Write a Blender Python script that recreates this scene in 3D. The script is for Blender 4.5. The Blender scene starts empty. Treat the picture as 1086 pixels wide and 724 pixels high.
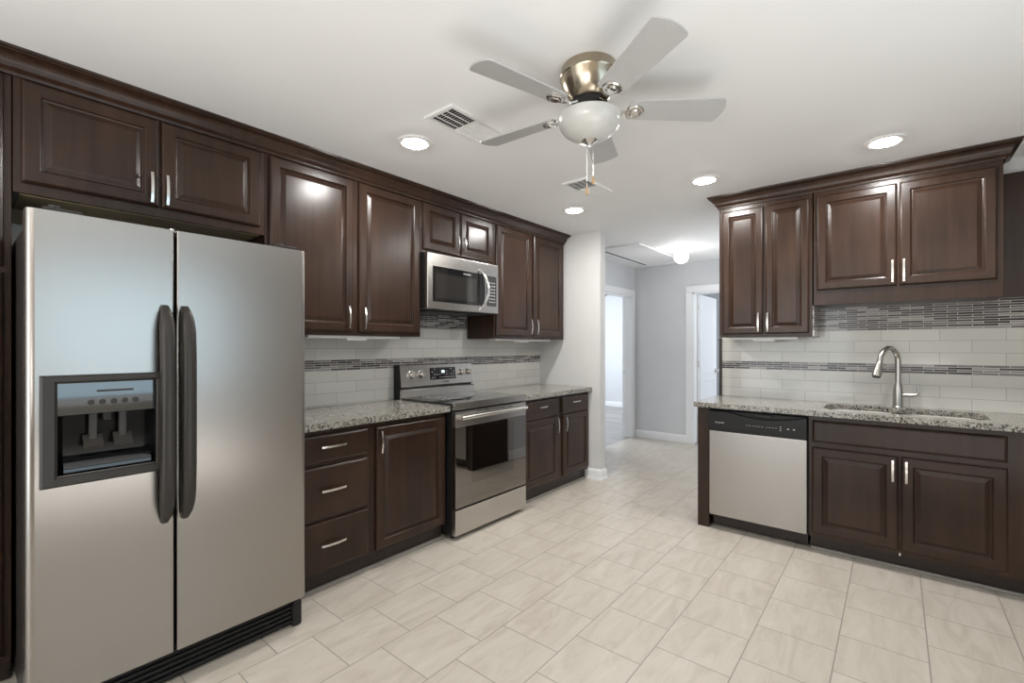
import bpy, bmesh, math, random
from math import sin, cos, pi, radians, sqrt
from mathutils import Vector, Matrix
random.seed(7)
S = bpy.context.scene
C = S.collection

# ------------------------------------------------------------------ camera, world, light, exposure
cam_d = bpy.data.cameras.new('camera')
cam_d.sensor_width = 36.0
cam_d.lens = 494.46 / 1086 * 36
cam_d.shift_y = 5.5 / 1086
cam_d.clip_start = 0.02
cam = bpy.data.objects.new('camera', cam_d)
cam.location = (0, 0, 1.305)
cam.rotation_euler = (radians(90), 0, radians(39.433))
C.objects.link(cam)
S.camera = cam

world = bpy.data.worlds.new('world')
S.world = world
world.use_nodes = True
bg = world.node_tree.nodes['Background']
bg.inputs[0].default_value = (0.72, 0.88, 1.0, 1)
bg.inputs[1].default_value = 1.0

S.view_settings.view_transform = 'Standard'
S.view_settings.look = 'None'
S.view_settings.gamma = 1.0
S.view_settings.use_curve_mapping = False
S.view_settings.exposure = 0.37

CAN_STRENGTH = 310.0
GLOBE_STRENGTH = 17.0


def area(name, loc, rot, sx, sy, power, col=(1, 1, 1), spread=180):
    d = bpy.data.lights.new(name, 'AREA')
    d.shape = 'RECTANGLE'
    d.size, d.size_y = sx, sy
    d.energy = power
    d.color = col
    d.spread = radians(spread)
    o = bpy.data.objects.new(name, d)
    o.location = loc
    o.rotation_euler = rot
    C.objects.link(o)
    return o


# daylight through the kitchen window (right wall), an added fill light at the back wall and the windows of the far rooms
area('window_daylight', (1.78, 1.15, 1.45), (0, radians(90), 0), 1.25, 1.7, 7.5, (0.60, 0.85, 1.0))
area('back_fill', (-1.55, -2.42, 1.25), (radians(90), 0, 0), 1.9, 2.2, 25, (1.0, 0.975, 0.94))
# photographer's strobe bounced off the ceiling behind the camera
area('bounce_strobe', (0.1, -1.5, 1.0), (radians(180), 0, 0), 1.2, 1.2, 70, (1.0, 0.985, 0.965))
area('low_fill', (0.6, 0.9, 0.35), (radians(180), 0, 0), 1.5, 1.5, 19, (1.0, 0.985, 0.965))  # extra uplight added low down to even out the ceiling
# added fill light with no fixture, hidden behind the sink wall, bounced off the hall ceiling
area('hall_fill', (-1.30, 5.55, 1.35), (radians(180), 0, 0), 0.2, 0.9, 4.5, (0.95, 0.975, 1.0))
area('bedroom_daylight', (-5.9, 7.0, 1.5), (0, radians(-90), 0), 1.6, 2.2, 100, (0.86, 0.93, 1.0))
area('bath_daylight', (0.35, 7.8, 1.5), (0, radians(90), 0), 1.5, 1.8, 36, (0.90, 0.95, 1.0))

# ------------------------------------------------------------------ node helpers and materials
def new_mat(name):
    m = bpy.data.materials.new(name)
    m.use_nodes = True
    nt = m.node_tree
    b = nt.nodes['Principled BSDF']
    return m, nt, b


def nd(nt, t, **kw):
    n = nt.nodes.new(t)
    for k, v in kw.items():
        setattr(n, k, v)
    return n


def lk(nt, a, b):
    nt.links.new(a, b)


def ramp(nt, fac, stops, interp='LINEAR'):
    r = nd(nt, 'ShaderNodeValToRGB')
    r.color_ramp.interpolation = interp
    els = r.color_ramp.elements
    while len(els) > 1:
        els.remove(els[-1])
    els[0].position = stops[0][0]
    els[0].color = (*stops[0][1], 1)
    for p, c in stops[1:]:
        e = els.new(p)
        e.color = (*c, 1)
    lk(nt, fac, r.inputs[0])
    return r


def mapped(nt, scale, loc=(0, 0, 0), rot=(0, 0, 0)):
    g = nd(nt, 'ShaderNodeNewGeometry')
    mp = nd(nt, 'ShaderNodeMapping')
    mp.inputs['Scale'].default_value = scale
    mp.inputs['Location'].default_value = loc
    mp.inputs['Rotation'].default_value = rot
    lk(nt, g.outputs['Position'], mp.inputs[0])
    return mp.outputs[0]


def plain(name, col, rough=0.5, metal=0.0, spec=0.5, var=0.0, vscale=8.0, coat=0.0, emit=None, bump=0.0):
    m, nt, b = new_mat(name)
    b.inputs['Roughness'].default_value = rough
    b.inputs['Metallic'].default_value = metal
    b.inputs['Specular IOR Level'].default_value = spec
    b.inputs['Coat Weight'].default_value = coat
    b.inputs['Base Color'].default_value = (*col, 1)
    if var or bump:
        n = nd(nt, 'ShaderNodeTexNoise')
        n.inputs['Scale'].default_value = vscale
        n.inputs['Detail'].default_value = 4
        lk(nt, mapped(nt, (1, 1, 1)), n.inputs['Vector'])
        if var:
            r = ramp(nt, n.outputs[0], [(0.3, tuple(c * (1 - var) for c in col)), (0.7, tuple(min(1, c * (1 + var)) for c in col))])
            lk(nt, r.outputs[0], b.inputs['Base Color'])
        if bump:
            bp = nd(nt, 'ShaderNodeBump')
            bp.inputs['Strength'].default_value = bump
            bp.inputs['Distance'].default_value = 0.002
            lk(nt, n.outputs[0], bp.inputs['Height'])
            lk(nt, bp.outputs[0], b.inputs['Normal'])
    if emit:
        b.inputs['Emission Color'].default_value = (*emit[0], 1)
        b.inputs['Emission Strength'].default_value = emit[1]
    return m


def wood(name, dark, light, rough, scale=(26, 26, 1.6)):
    m, nt, b = new_mat(name)
    n1 = nd(nt, 'ShaderNodeTexNoise')
    n1.inputs['Scale'].default_value = 1.0
    n1.inputs['Detail'].default_value = 6
    n1.inputs['Roughness'].default_value = 0.6
    lk(nt, mapped(nt, scale), n1.inputs['Vector'])
    n2 = nd(nt, 'ShaderNodeTexNoise')
    n2.inputs['Scale'].default_value = 3.0
    n2.inputs['Detail'].default_value = 3
    lk(nt, mapped(nt, (1, 1, 1)), n2.inputs['Vector'])
    mx = nd(nt, 'ShaderNodeMath', operation='ADD')
    lk(nt, n1.outputs[0], mx.inputs[0])
    lk(nt, n2.outputs[0], mx.inputs[1])
    h = nd(nt, 'ShaderNodeMath', operation='MULTIPLY')
    h.inputs[1].default_value = 0.5
    lk(nt, mx.outputs[0], h.inputs[0])
    r = ramp(nt, h.outputs[0], [(0.34, dark), (0.66, light)])
    lk(nt, r.outputs[0], b.inputs['Base Color'])
    b.inputs['Roughness'].default_value = rough
    b.inputs['Specular IOR Level'].default_value = 0.32
    b.inputs['Coat Weight'].default_value = 0.07
    b.inputs['Coat Roughness'].default_value = 0.25
    return m


def brushed(name, col, rough, scale, amt=0.05, bump=0.02):
    m, nt, b = new_mat(name)
    n = nd(nt, 'ShaderNodeTexNoise')
    n.inputs['Scale'].default_value = 1.0
    n.inputs['Detail'].default_value = 3
    lk(nt, mapped(nt, scale), n.inputs['Vector'])
    r = ramp(nt, n.outputs[0], [(0.3, tuple(c * (1 - amt) for c in col)), (0.7, tuple(min(1, c * (1 + amt)) for c in col))])
    lk(nt, r.outputs[0], b.inputs['Base Color'])
    b.inputs['Metallic'].default_value = 1.0
    b.inputs['Roughness'].default_value = rough
    return m


def brick_nodes(nt, ax, ay, ox, oy, w, h, mortar, offset=0.5):
    """brick texture in the plane of world axes ax, ay; returns node with random grey per brick and mortar factor"""
    g = nd(nt, 'ShaderNodeNewGeometry')
    sp = nd(nt, 'ShaderNodeSeparateXYZ')
    lk(nt, g.outputs['Position'], sp.inputs[0])
    cx = nd(nt, 'ShaderNodeMath', operation='ADD')
    cx.inputs[1].default_value = ox
    cy = nd(nt, 'ShaderNodeMath', operation='ADD')
    cy.inputs[1].default_value = oy
    lk(nt, sp.outputs['XYZ'.index(ax)], cx.inputs[0])
    lk(nt, sp.outputs['XYZ'.index(ay)], cy.inputs[0])
    cb = nd(nt, 'ShaderNodeCombineXYZ')
    lk(nt, cx.outputs[0], cb.inputs[0])
    lk(nt, cy.outputs[0], cb.inputs[1])
    br = nd(nt, 'ShaderNodeTexBrick')
    br.offset = offset
    br.offset_frequency = 2
    br.squash = 1.0
    br.inputs['Color1'].default_value = (0, 0, 0, 1)
    br.inputs['Color2'].default_value = (1, 1, 1, 1)
    br.inputs['Mortar'].default_value = (0.5, 0.5, 0.5, 1)
    br.inputs['Scale'].default_value = 1.0
    br.inputs['Mortar Size'].default_value = mortar
    br.inputs['Mortar Smooth'].default_value = 0.1
    br.inputs['Bias'].default_value = 0.0
    br.inputs['Brick Width'].default_value = w
    br.inputs['Row Height'].default_value = h
    lk(nt, cb.outputs[0], br.inputs['Vector'])
    return br, cb


def mixc(nt, fac, a, bcol):
    mx = nd(nt, 'ShaderNodeMix', data_type='RGBA')
    lk(nt, fac, mx.inputs['Factor'])
    for sock, v in ((mx.inputs[6], a), (mx.inputs[7], bcol)):
        if isinstance(v, tuple):
            sock.default_value = (*v, 1)
        else:
            lk(nt, v, sock)
    return mx.outputs[2]


def groove(nt, b, fac, strength=0.4, dist=0.002):
    inv = nd(nt, 'ShaderNodeMath', operation='SUBTRACT')
    inv.inputs[0].default_value = 1.0
    lk(nt, fac, inv.inputs[1])
    bp = nd(nt, 'ShaderNodeBump')
    bp.inputs['Strength'].default_value = strength
    bp.inputs['Distance'].default_value = dist
    lk(nt, inv.outputs[0], bp.inputs['Height'])
    lk(nt, bp.outputs[0], b.inputs['Normal'])


def floor_mat():
    m, nt, b = new_mat('floor_tile')
    br, cb = brick_nodes(nt, 'Y', 'X', -1.2035 + 0.305 * 20, 2.03 + 0.3055 * 20, 0.305, 0.3055, 0.0026)
    n = nd(nt, 'ShaderNodeTexNoise')
    n.inputs['Scale'].default_value = 1.0
    n.inputs['Detail'].default_value = 6
    n.inputs['Roughness'].default_value = 0.62
    n.inputs['Distortion'].default_value = 1.2
    # each tile shifts the vein pattern so it breaks at the joints
    g = nd(nt, 'ShaderNodeNewGeometry')
    sc = nd(nt, 'ShaderNodeVectorMath', operation='SCALE')
    sc.inputs['Scale'].default_value = 7.0
    lk(nt, br.outputs['Color'], sc.inputs[0])
    ad = nd(nt, 'ShaderNodeVectorMath', operation='ADD')
    lk(nt, g.outputs['Position'], ad.inputs[0])
    lk(nt, sc.outputs[0], ad.inputs[1])
    mp = nd(nt, 'ShaderNodeMapping')
    mp.inputs['Scale'].default_value = (11, 2.6, 1)
    mp.inputs['Rotation'].default_value = (0, 0, radians(28))
    lk(nt, ad.outputs[0], mp.inputs[0])
    lk(nt, mp.outputs[0], n.inputs['Vector'])
    r = ramp(nt, n.outputs[0], [(0.25, (0.40, 0.352, 0.295)), (0.50, (0.495, 0.447, 0.388)), (0.78, (0.555, 0.51, 0.452))])
    col = mixc(nt, br.outputs['Fac'], r.outputs[0], (0.27, 0.245, 0.21))
    lk(nt, col, b.inputs['Base Color'])
    b.inputs['Roughness'].default_value = 0.34
    b.inputs['Specular IOR Level'].default_value = 0.45
    groove(nt, b, br.outputs['Fac'], 0.35)
    return m


def subway(name, ax, ox, oy, w, h):
    m, nt, b = new_mat(name)
    br, cb = brick_nodes(nt, ax, 'Z', ox, oy, w, h, 0.0013)
    r = ramp(nt, br.outputs['Color'], [(0.0, (0.54, 0.53, 0.495)), (1.0, (0.60, 0.59, 0.555))])
    col = mixc(nt, br.outputs['Fac'], r.outputs[0], (0.30, 0.29, 0.27))
    lk(nt, col, b.inputs['Base Color'])
    b.inputs['Roughness'].default_value = 0.10
    b.inputs['Specular IOR Level'].default_value = 0.55
    groove(nt, b, br.outputs['Fac'], 0.3, 0.0015)
    return m


def mosaic(name, ax, ox, oy, w=0.115, h=0.0152):
    m, nt, b = new_mat(name)
    br, cb = brick_nodes(nt, ax, 'Z', ox, oy, w, h, 0.0013, 0.42)
    n = nd(nt, 'ShaderNodeTexNoise')
    n.inputs['Scale'].default_value = 1.0
    n.inputs['Detail'].default_value = 3
    mp = nd(nt, 'ShaderNodeMapping')
    mp.inputs['Scale'].default_value = (16, 160, 1)
    lk(nt, cb.outputs[0], mp.inputs[0])
    lk(nt, mp.outputs[0], n.inputs['Vector'])
    ad = nd(nt, 'ShaderNodeMath', operation='MULTIPLY_ADD')
    lk(nt, n.outputs[0], ad.inputs[0])
    ad.inputs[1].default_value = 0.55
    lk(nt, br.outputs['Color'], ad.inputs[2])
    s = nd(nt, 'ShaderNodeMath', operation='SUBTRACT')
    lk(nt, ad.outputs[0], s.inputs[0])
    s.inputs[1].default_value = 0.275
    r = ramp(nt, s.outputs[0], [(0.05, (0.025, 0.023, 0.027)), (0.3, (0.062, 0.055, 0.060)), (0.5, (0.115, 0.10, 0.102)),
                               (0.72, (0.18, 0.165, 0.165)), (0.95, (0.32, 0.30, 0.29))])
    col = mixc(nt, br.outputs['Fac'], r.outputs[0], (0.66, 0.64, 0.61))
    lk(nt, col, b.inputs['Base Color'])
    b.inputs['Roughness'].default_value = 0.14
    groove(nt, b, br.outputs['Fac'], 0.3, 0.001)
    return m


def granite():
    m, nt, b = new_mat('granite')
    def vor(scale, rnd=1.0):
        v = nd(nt, 'ShaderNodeTexVoronoi')
        v.inputs['Scale'].default_value = scale
        lk(nt, mapped(nt, (1, 1, 1)), v.inputs['Vector'])
        sp = nd(nt, 'ShaderNodeSeparateColor')
        lk(nt, v.outputs['Color'], sp.inputs[0])
        return sp.outputs[0]
    c1 = ramp(nt, vor(190), [(0.0, (0.0180, 0.0172, 0.0180)), (0.22, (0.0984, 0.0902, 0.0820)), (0.36, (0.2460, 0.2255, 0.1927)),
                            (0.60, (0.3362, 0.3157, 0.2747)), (0.86, (0.4346, 0.4223, 0.3895))], 'CONSTANT')
    c2 = ramp(nt, vor(95), [(0.0, (0.0410, 0.0394, 0.0394)), (0.16, (0.2214, 0.2050, 0.1763)), (0.45, (0.3198, 0.2993, 0.2624)),
                           (0.9, (0.4264, 0.4141, 0.3813))], 'CONSTANT')
    n = nd(nt, 'ShaderNodeTexNoise')
    n.inputs['Scale'].default_value = 45
    lk(nt, mapped(nt, (1, 1, 1)), n.inputs['Vector'])
    r = ramp(nt, n.outputs[0], [(0.45, (0, 0, 0)), (0.55, (1, 1, 1))])
    col = mixc(nt, r.outputs[0], c1.outputs[0], c2.outputs[0])
    lk(nt, col, b.inputs['Base Color'])
    b.inputs['Roughness'].default_value = 0.16
    b.inputs['Specular IOR Level'].default_value = 0.5
    return m


def plank():
    m, nt, b = new_mat('grey_wood_floor')
    br, cb = brick_nodes(nt, 'X', 'Y', 20.0, 20.0, 1.2, 0.13, 0.0015)
    n = nd(nt, 'ShaderNodeTexNoise')
    n.inputs['Scale'].default_value = 1.0
    n.inputs['Detail'].default_value = 5
    lk(nt, mapped(nt, (2, 26, 1)), n.inputs['Vector'])
    ad = nd(nt, 'ShaderNodeMath', operation='MULTIPLY_ADD')
    lk(nt, br.outputs['Color'], ad.inputs[0])
    ad.inputs[1].default_value = 0.3
    lk(nt, n.outputs[0], ad.inputs[2])
    r = ramp(nt, ad.outputs[0], [(0.3, (0.15, 0.135, 0.13)), (0.9, (0.36, 0.335, 0.32))])
    col = mixc(nt, br.outputs['Fac'], r.outputs[0], (0.10, 0.09, 0.085))
    lk(nt, col, b.inputs['Base Color'])
    b.inputs['Roughness'].default_value = 0.35
    return m


M = {}
M['wood'] = wood('espresso_wood', (0.0165, 0.0079, 0.0048), (0.046, 0.0228, 0.0138), 0.28)
M['wood_in'] = wood('birch_underside', (0.19, 0.145, 0.075), (0.25, 0.20, 0.11), 0.55)
M['kick'] = wood('toe_kick_wood', (0.022, 0.0145, 0.012), (0.036, 0.0245, 0.0205), 0.33)
M['wall'] = plain('wall_paint', (0.615, 0.61, 0.60), 0.6, var=0.02, vscale=3)
M['ceiling'] = plain('ceiling_paint', (0.85, 0.848, 0.843), 0.8, var=0.01, vscale=3)
M['hallwall'] = plain('wall_paint_daylight_tint', (0.60, 0.612, 0.632), 0.6, var=0.02, vscale=3)  # same wall paint, bluish daylight of hall and far rooms put into the colour
M['tan'] = plain('tan_wall_paint', (0.36, 0.315, 0.265), 0.6, var=0.02, vscale=3)
M['trim'] = plain('white_trim', (0.80, 0.81, 0.82), 0.35)
M['floor'] = floor_mat()
M['plank'] = plank()
M['shoe'] = plain('shoe_moulding', (0.25, 0.23, 0.205), 0.4, var=0.1, vscale=20)
M['sub_left'] = subway('subway_tile_left', 'Y', -1.849 + 0.302 * 20, -0.9135 + 0.0762 * 20, 0.302, 0.0762)
M['sub_left_up'] = subway('subway_tile_left_upper', 'Y', -1.849 + 0.302 * 20, -1.2135 + 0.0785 * 21, 0.302, 0.0785)
M['sub_right'] = subway('subway_tile_right', 'X', 0.6705 + 0.297 * 20, -0.9025 + 0.0752 * 20, 0.297, 0.0752)
M['sub_right_up'] = subway('subway_tile_right_upper', 'X', 0.6705 + 0.297 * 20, -1.189 + 0.077 * 21, 0.297, 0.077)
M['sub_side'] = subway('subway_tile_side', 'Y', 0.05, -1.189 + 0.077 * 21, 0.297, 0.077)
M['mos_left'] = mosaic('mosaic_left', 'Y', 20.03, -1.142 + 0.0152 * 200)
M['mos_right'] = mosaic('mosaic_right', 'X', 20.05, -1.1285 + 0.0152 * 200)
M['mos_side'] = mosaic('mosaic_side', 'Y', 20.05, -1.1285 + 0.0152 * 200)
M['granite'] = granite()
M['steel'] = brushed('brushed_steel', (0.385, 0.364, 0.342), 0.27, (400, 400, 3), 0.02)
M['steel_h'] = brushed('brushed_steel_horizontal', (0.56, 0.54, 0.515), 0.25, (3, 3, 400), 0.03)
M['sink'] = brushed('sink_steel', (0.50, 0.485, 0.46), 0.30, (60, 60, 60))
M['nickel'] = brushed('brushed_nickel', (0.70, 0.68, 0.645), 0.24, (80, 80, 80), 0.04)
M['faucet'] = brushed('satin_nickel', (0.52, 0.50, 0.47), 0.30, (80, 80, 80), 0.03)
M['chrome'] = plain('polished_nickel', (0.75, 0.74, 0.72), 0.12, metal=1.0)
M['antique'] = brushed('antique_nickel', (0.42, 0.36, 0.275), 0.24, (120, 120, 3), 0.08)
M['black'] = plain('black_plastic', (0.014, 0.0135, 0.0135), 0.42, spec=0.3)
M['blacksteel'] = plain('black_side_enamel', (0.012, 0.012, 0.012), 0.4)
M['charcoal'] = plain('charcoal_plastic', (0.030, 0.0265, 0.0235), 0.36, spec=0.35)
M['cavity'] = plain('dispenser_black', (0.008, 0.008, 0.008), 0.12, spec=0.2)
M['panelgloss'] = plain('dispenser_panel_gloss', (0.014, 0.017, 0.018), 0.05, spec=1.0, coat=1.0)
M['glossblack'] = plain('gloss_black', (0.010, 0.010, 0.011), 0.06, coat=0.3)
M['blackglass'] = plain('black_glass', (0.012, 0.012, 0.013), 0.05, spec=0.6, coat=0.3)
M['ovenglass'] = plain('oven_glass', (0.25, 0.235, 0.22), 0.03, metal=1.0)
M['ovenwindow'] = plain('oven_window_glass', (0.20, 0.19, 0.18), 0.03, metal=1.0)
M['darkglass'] = plain('dark_window_glass', (0.030, 0.028, 0.027), 0.06, spec=0.9, coat=0.5)
M['gasket'] = plain('gasket', (0.008, 0.008, 0.008), 0.7)
M['white'] = plain('white_plastic', (0.82, 0.815, 0.80), 0.4)
M['grey'] = plain('grey_print', (0.42, 0.42, 0.42), 0.5)
M['lightprint'] = plain('light_print', (0.65, 0.65, 0.66), 0.45)
M['lcd'] = plain('clock_display', (0.5, 0.6, 0.6), 0.4, emit=((0.75, 0.95, 1.0), 1.2))
M['blade'] = plain('silver_blade', (0.44, 0.435, 0.43), 0.45, var=0.02, vscale=30)
M['frost'] = plain('frosted_glass', (0.52, 0.515, 0.49), 0.25, coat=0.1, var=0.04, vscale=18)
M['can_lens'] = plain('can_light_lens', (0.9, 0.9, 0.9), 0.5, emit=((1.0, 0.98, 0.945), CAN_STRENGTH))
M['globe'] = plain('globe_glass', (0.9, 0.9, 0.9), 0.4, emit=((1.0, 0.98, 0.95), GLOBE_STRENGTH))
M['dark'] = plain('dark_bronze', (0.02, 0.018, 0.016), 0.4)
M['ventdark'] = plain('recess_shade', (0.02, 0.02, 0.02), 0.8)  # near-black colour standing in for shade inside vents and hatch edge
M['brasswood'] = plain('pull_pendant', (0.45, 0.30, 0.16), 0.35)
M['doorpaint'] = plain('white_door_paint', (0.78, 0.80, 0.83), 0.32)

# ------------------------------------------------------------------ mesh builder
BASE = {}
WX, WY = -2.96, 4.085          # left wall face, right run wall face


def ident(u, d, z):
    return Vector((u, d, z))


def TL(u, d, z):               # left run: u along Y, d out from the left wall
    return Vector((WX + d, u, z))


def TR(u, d, z):               # right run: u along X, d out from the sink wall
    return Vector((u, WY - d, z))


class MB:
    def __init__(self, T=ident):
        self.bm = bmesh.new()
        self.T = T

    def v(self, u, d, z):
        return self.bm.verts.new(self.T(u, d, z))

    def box(self, u0, u1, d0, d1, z0, z1, bev=0.0, seg=2):
        t = bmesh.new()
        bmesh.ops.create_cube(t, size=1.0)
        for vv in t.verts:
            vv.co = Vector(((u0 + u1) / 2 + vv.co.x * (u1 - u0), (d0 + d1) / 2 + vv.co.y * (d1 - d0), (z0 + z1) / 2 + vv.co.z * (z1 - z0)))
        if bev:
            bev = min(bev, 0.49 * min(abs(u1 - u0), abs(d1 - d0), abs(z1 - z0)))
            bmesh.ops.bevel(t, geom=t.edges[:], offset=bev, segments=seg, affect='EDGES', profile=0.5)
        self.merge(t)

    def merge(self, t, mat=None):
        mp = {}
        for vv in t.verts:
            co = vv.co if mat is None else mat @ vv.co
            mp[vv] = self.v(*co)
        for f in t.faces:
            try:
                self.bm.faces.new([mp[vv] for vv in f.verts])
            except ValueError:
                pass
        t.free()

    def rings(self, rings, cap0=True, cap1=True, closed=True):
        """rings: list of lists of (u,d,z), joined in order"""
        vs = [[self.v(*p) for p in r] for r in rings]
        n = len(vs[0])
        for a, b in zip(vs, vs[1:]):
            for i in range(n if closed else n - 1):
                j = (i + 1) % n
                self.bm.faces.new((a[i], a[j], b[j], b[i]))
        if cap0:
            self.bm.faces.new(vs[0][::-1])
        if cap1:
            self.bm.faces.new(vs[-1])

    def tube(self, pts, rad, seg=12, cap=True):
        pts = [Vector(p) for p in pts]
        rs = rad if isinstance(rad, (list, tuple)) else [rad] * len(pts)
        rings = []
        t0 = (pts[1] - pts[0]).normalized()
        up = Vector((0, 0, 1)) if abs(t0.z) < 0.9 else Vector((1, 0, 0))
        nrm = t0.cross(up).normalized()
        for i, p in enumerate(pts):
            a = pts[max(0, i - 1)]
            b = pts[min(len(pts) - 1, i + 1)]
            t = (b - a).normalized()
            nrm = (nrm - t * nrm.dot(t)).normalized()
            bi = t.cross(nrm)
            rings.append([tuple(p + (nrm * cos(2 * pi * k / seg) + bi * sin(2 * pi * k / seg)) * rs[i]) for k in range(seg)])
        self.rings(rings, cap, cap)

    def lathe(self, c, prof, seg=32, axis='z', cap0=True, cap1=True):
        rings = []
        for r, h in prof:
            ring = []
            for k in range(seg):
                a = 2 * pi * k / seg
                x, y = max(r, 1e-4) * cos(a), max(r, 1e-4) * sin(a)
                if axis == 'z':
                    p = (c[0] + x, c[1] + y, c[2] + h)
                elif axis == 'd':
                    p = (c[0] + x, c[1] + h, c[2] + y)
                else:
                    p = (c[0] + h, c[1] + x, c[2] + y)
                ring.append(p)
            rings.append(ring)
        self.rings(rings, cap0, cap1)

    def prism(self, outline, axis, a0, a1):
        """outline in the two remaining coords, extruded along axis ('u','d','z')"""
        def p3(q, a):
            return {'u': (a, q[0], q[1]), 'd': (q[0], a, q[1]), 'z': (q[0], q[1], a)}[axis]
        self.rings([[p3(q, a0) for q in outline], [p3(q, a1) for q in outline]])

    def build(self, name, mat, parent=None, base=None, label=None, smooth=35):
        bm = self.bm
        bmesh.ops.recalc_face_normals(bm, faces=bm.faces[:])
        if parent is not None:
            b = BASE[parent.name]
        else:
            b = Vector(base) if base is not None else Vector((0, 0, 0))
        for vv in bm.verts:
            vv.co -= b
        ang = radians(smooth)
        for f in bm.faces:
            f.smooth = True
        for e in bm.edges:
            if len(e.link_faces) == 2:
                e.smooth = e.calc_face_angle(0) < ang
            else:
                e.smooth = False
        me = bpy.data.meshes.new(name)
        bm.to_mesh(me)
        bm.free()
        me.materials.append(M[mat])
        o = bpy.data.objects.new(name, me)
        C.objects.link(o)
        wn_ = o.modifiers.new('weighted_normal', 'WEIGHTED_NORMAL')
        wn_.keep_sharp = True
        wn_.weight = 100
        if parent is not None:
            o.parent = parent
        else:
            o.location = b
        BASE[o.name] = b
        if label:
            o['label'] = label
        return o


def thing(name, loc, label, cat, group=None):
    o = bpy.data.objects.new(name, None)
    o.empty_display_size = 0.1
    o.location = loc
    C.objects.link(o)
    BASE[o.name] = Vector(loc)
    o['label'] = label
    o['category'] = cat
    if group:
        o['group'] = group
    return o


def tag(o, label, cat, group=None):
    o['label'] = label
    o['category'] = cat
    if group:
        o['group'] = group
    return o


def struct(o):
    o['kind'] = 'structure'
    return o


def simple(T, name, mat, parent, *boxes, bev=0.0, label=None):
    m = MB(T)
    for bx in boxes:
        m.box(*bx, bev=bev)
    return m.build(name, mat, parent, label=label)


def text(name, s, T, u, d, z, size, mat, parent, right=1):
    """raised lettering lying on the front face (reads along +u when right=1)"""
    cu = bpy.data.curves.new(name, 'FONT')
    cu.body = s
    cu.size = size
    cu.extrude = 0.0003
    cu.align_x = 'CENTER'
    cu.align_y = 'CENTER'
    tmp = bpy.data.objects.new(name + '_tmp', cu)
    C.objects.link(tmp)
    dg = bpy.context.evaluated_depsgraph_get()
    me = bpy.data.meshes.new_from_object(tmp.evaluated_get(dg))
    bpy.data.objects.remove(tmp)
    b = BASE[parent.name]
    for vv in me.vertices:
        vv.co = T(u + right * vv.co.x, d + vv.co.z, z + vv.co.y) - b
    me.materials.clear()
    me.materials.append(M[mat])
    o = bpy.data.objects.new(name, me)
    C.objects.link(o)
    o.parent = parent
    BASE[o.name] = b
    return o


# ------------------------------------------------------------------ room shell
def shell(name, mat, *boxes, bev=0.0):
    m = MB()
    for bx in boxes:
        m.box(*bx, bev=bev)
    return struct(m.build(name, mat))


H = 2.44
shell('floor', 'floor', (-2.96, 1.8, -2.5, 4.06, -0.1, 0), (-2.93, -1.11, 4.06, 6.38, -0.1, 0))
shell('floor_bedroom', 'plank', (-6.0, -2.93, 4.16, 9.3, -0.1, -0.002))
shell('floor_bath', 'plank', (-2.93, 0.4, 6.38, 9.3, -0.1, -0.002))
shell('ceiling', 'ceiling', (-6.1, 1.95, -2.65, 9.4, H, H + 0.1))
shell('wall_left', 'wall', (-3.06, WX, -2.5, 4.06, 0, H))
shell('wall_pillar', 'wall', (-3.05, -2.225, 4.06, 4.16, 0, H))
shell('wall_sink', 'wall', (-1.11, 1.9, WY, 4.2, 0, H))
shell('wall_hall_right', 'hallwall', (-1.11, -1.0, 4.2, 6.38, 0, H))
shell('wall_hall_left', 'hallwall', (-3.05, -2.93, 4.16, 5.40, 0, H), (-3.05, -2.93, 5.40, 6.265, 2.03, H), (-3.05, -2.93, 6.265, 9.3, 0, H))
shell('wall_hall_end', 'hallwall', (-2.93, -2.10, 6.38, 6.50, 0, H), (-2.10, -1.30, 6.38, 6.50, 2.03, H), (-1.30, 0.4, 6.38, 6.50, 0, H))
shell('wall_bedroom_end', 'hallwall', (-6.0, -3.05, 9.27, 9.35, 0, H))
shell('wall_bedroom_left', 'hallwall', (-6.05, -5.95, 4.16, 9.3, 0, H))
shell('wall_bedroom_near', 'wall', (-6.0, -3.05, 4.10, 4.16, 0, H))
shell('wall_bath_end', 'hallwall', (-2.93, 0.4, 9.27, 9.35, 0, H))
shell('wall_bath_right', 'hallwall', (0.4, 0.5, 6.4, 9.3, 0, H))
# right wall with a window opening, back wall with an opening added for the fill light
shell('wall_right', 'tan', (1.8, 1.9, -2.5, 0.25, 0, H), (1.8, 1.9, 2.05, WY, 0, H), (1.8, 1.9, 0.25, 2.05, 0, 0.8), (1.8, 1.9, 0.25, 2.05, 2.1, H))
shell('wall_back', 'tan', (-3.06, -2.5, -2.6, -2.5, 0, H), (-0.6, 1.9, -2.6, -2.5, 0, H), (-2.5, -0.6, -2.6, -2.5, 2.36, H))
m = MB()
for bx in ((1.79, 1.91, 0.20, 0.26, 0.76, 2.14), (1.79, 1.91, 2.04, 2.10, 0.76, 2.14), (1.79, 1.91, 0.2, 2.1, 0.74, 0.81), (1.79, 1.91, 0.2, 2.1, 2.09, 2.16), (1.83, 1.88, 0.25, 2.05, 1.42, 1.47)):
    m.box(*bx)
struct(m.build('window_1', 'trim'))

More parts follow.
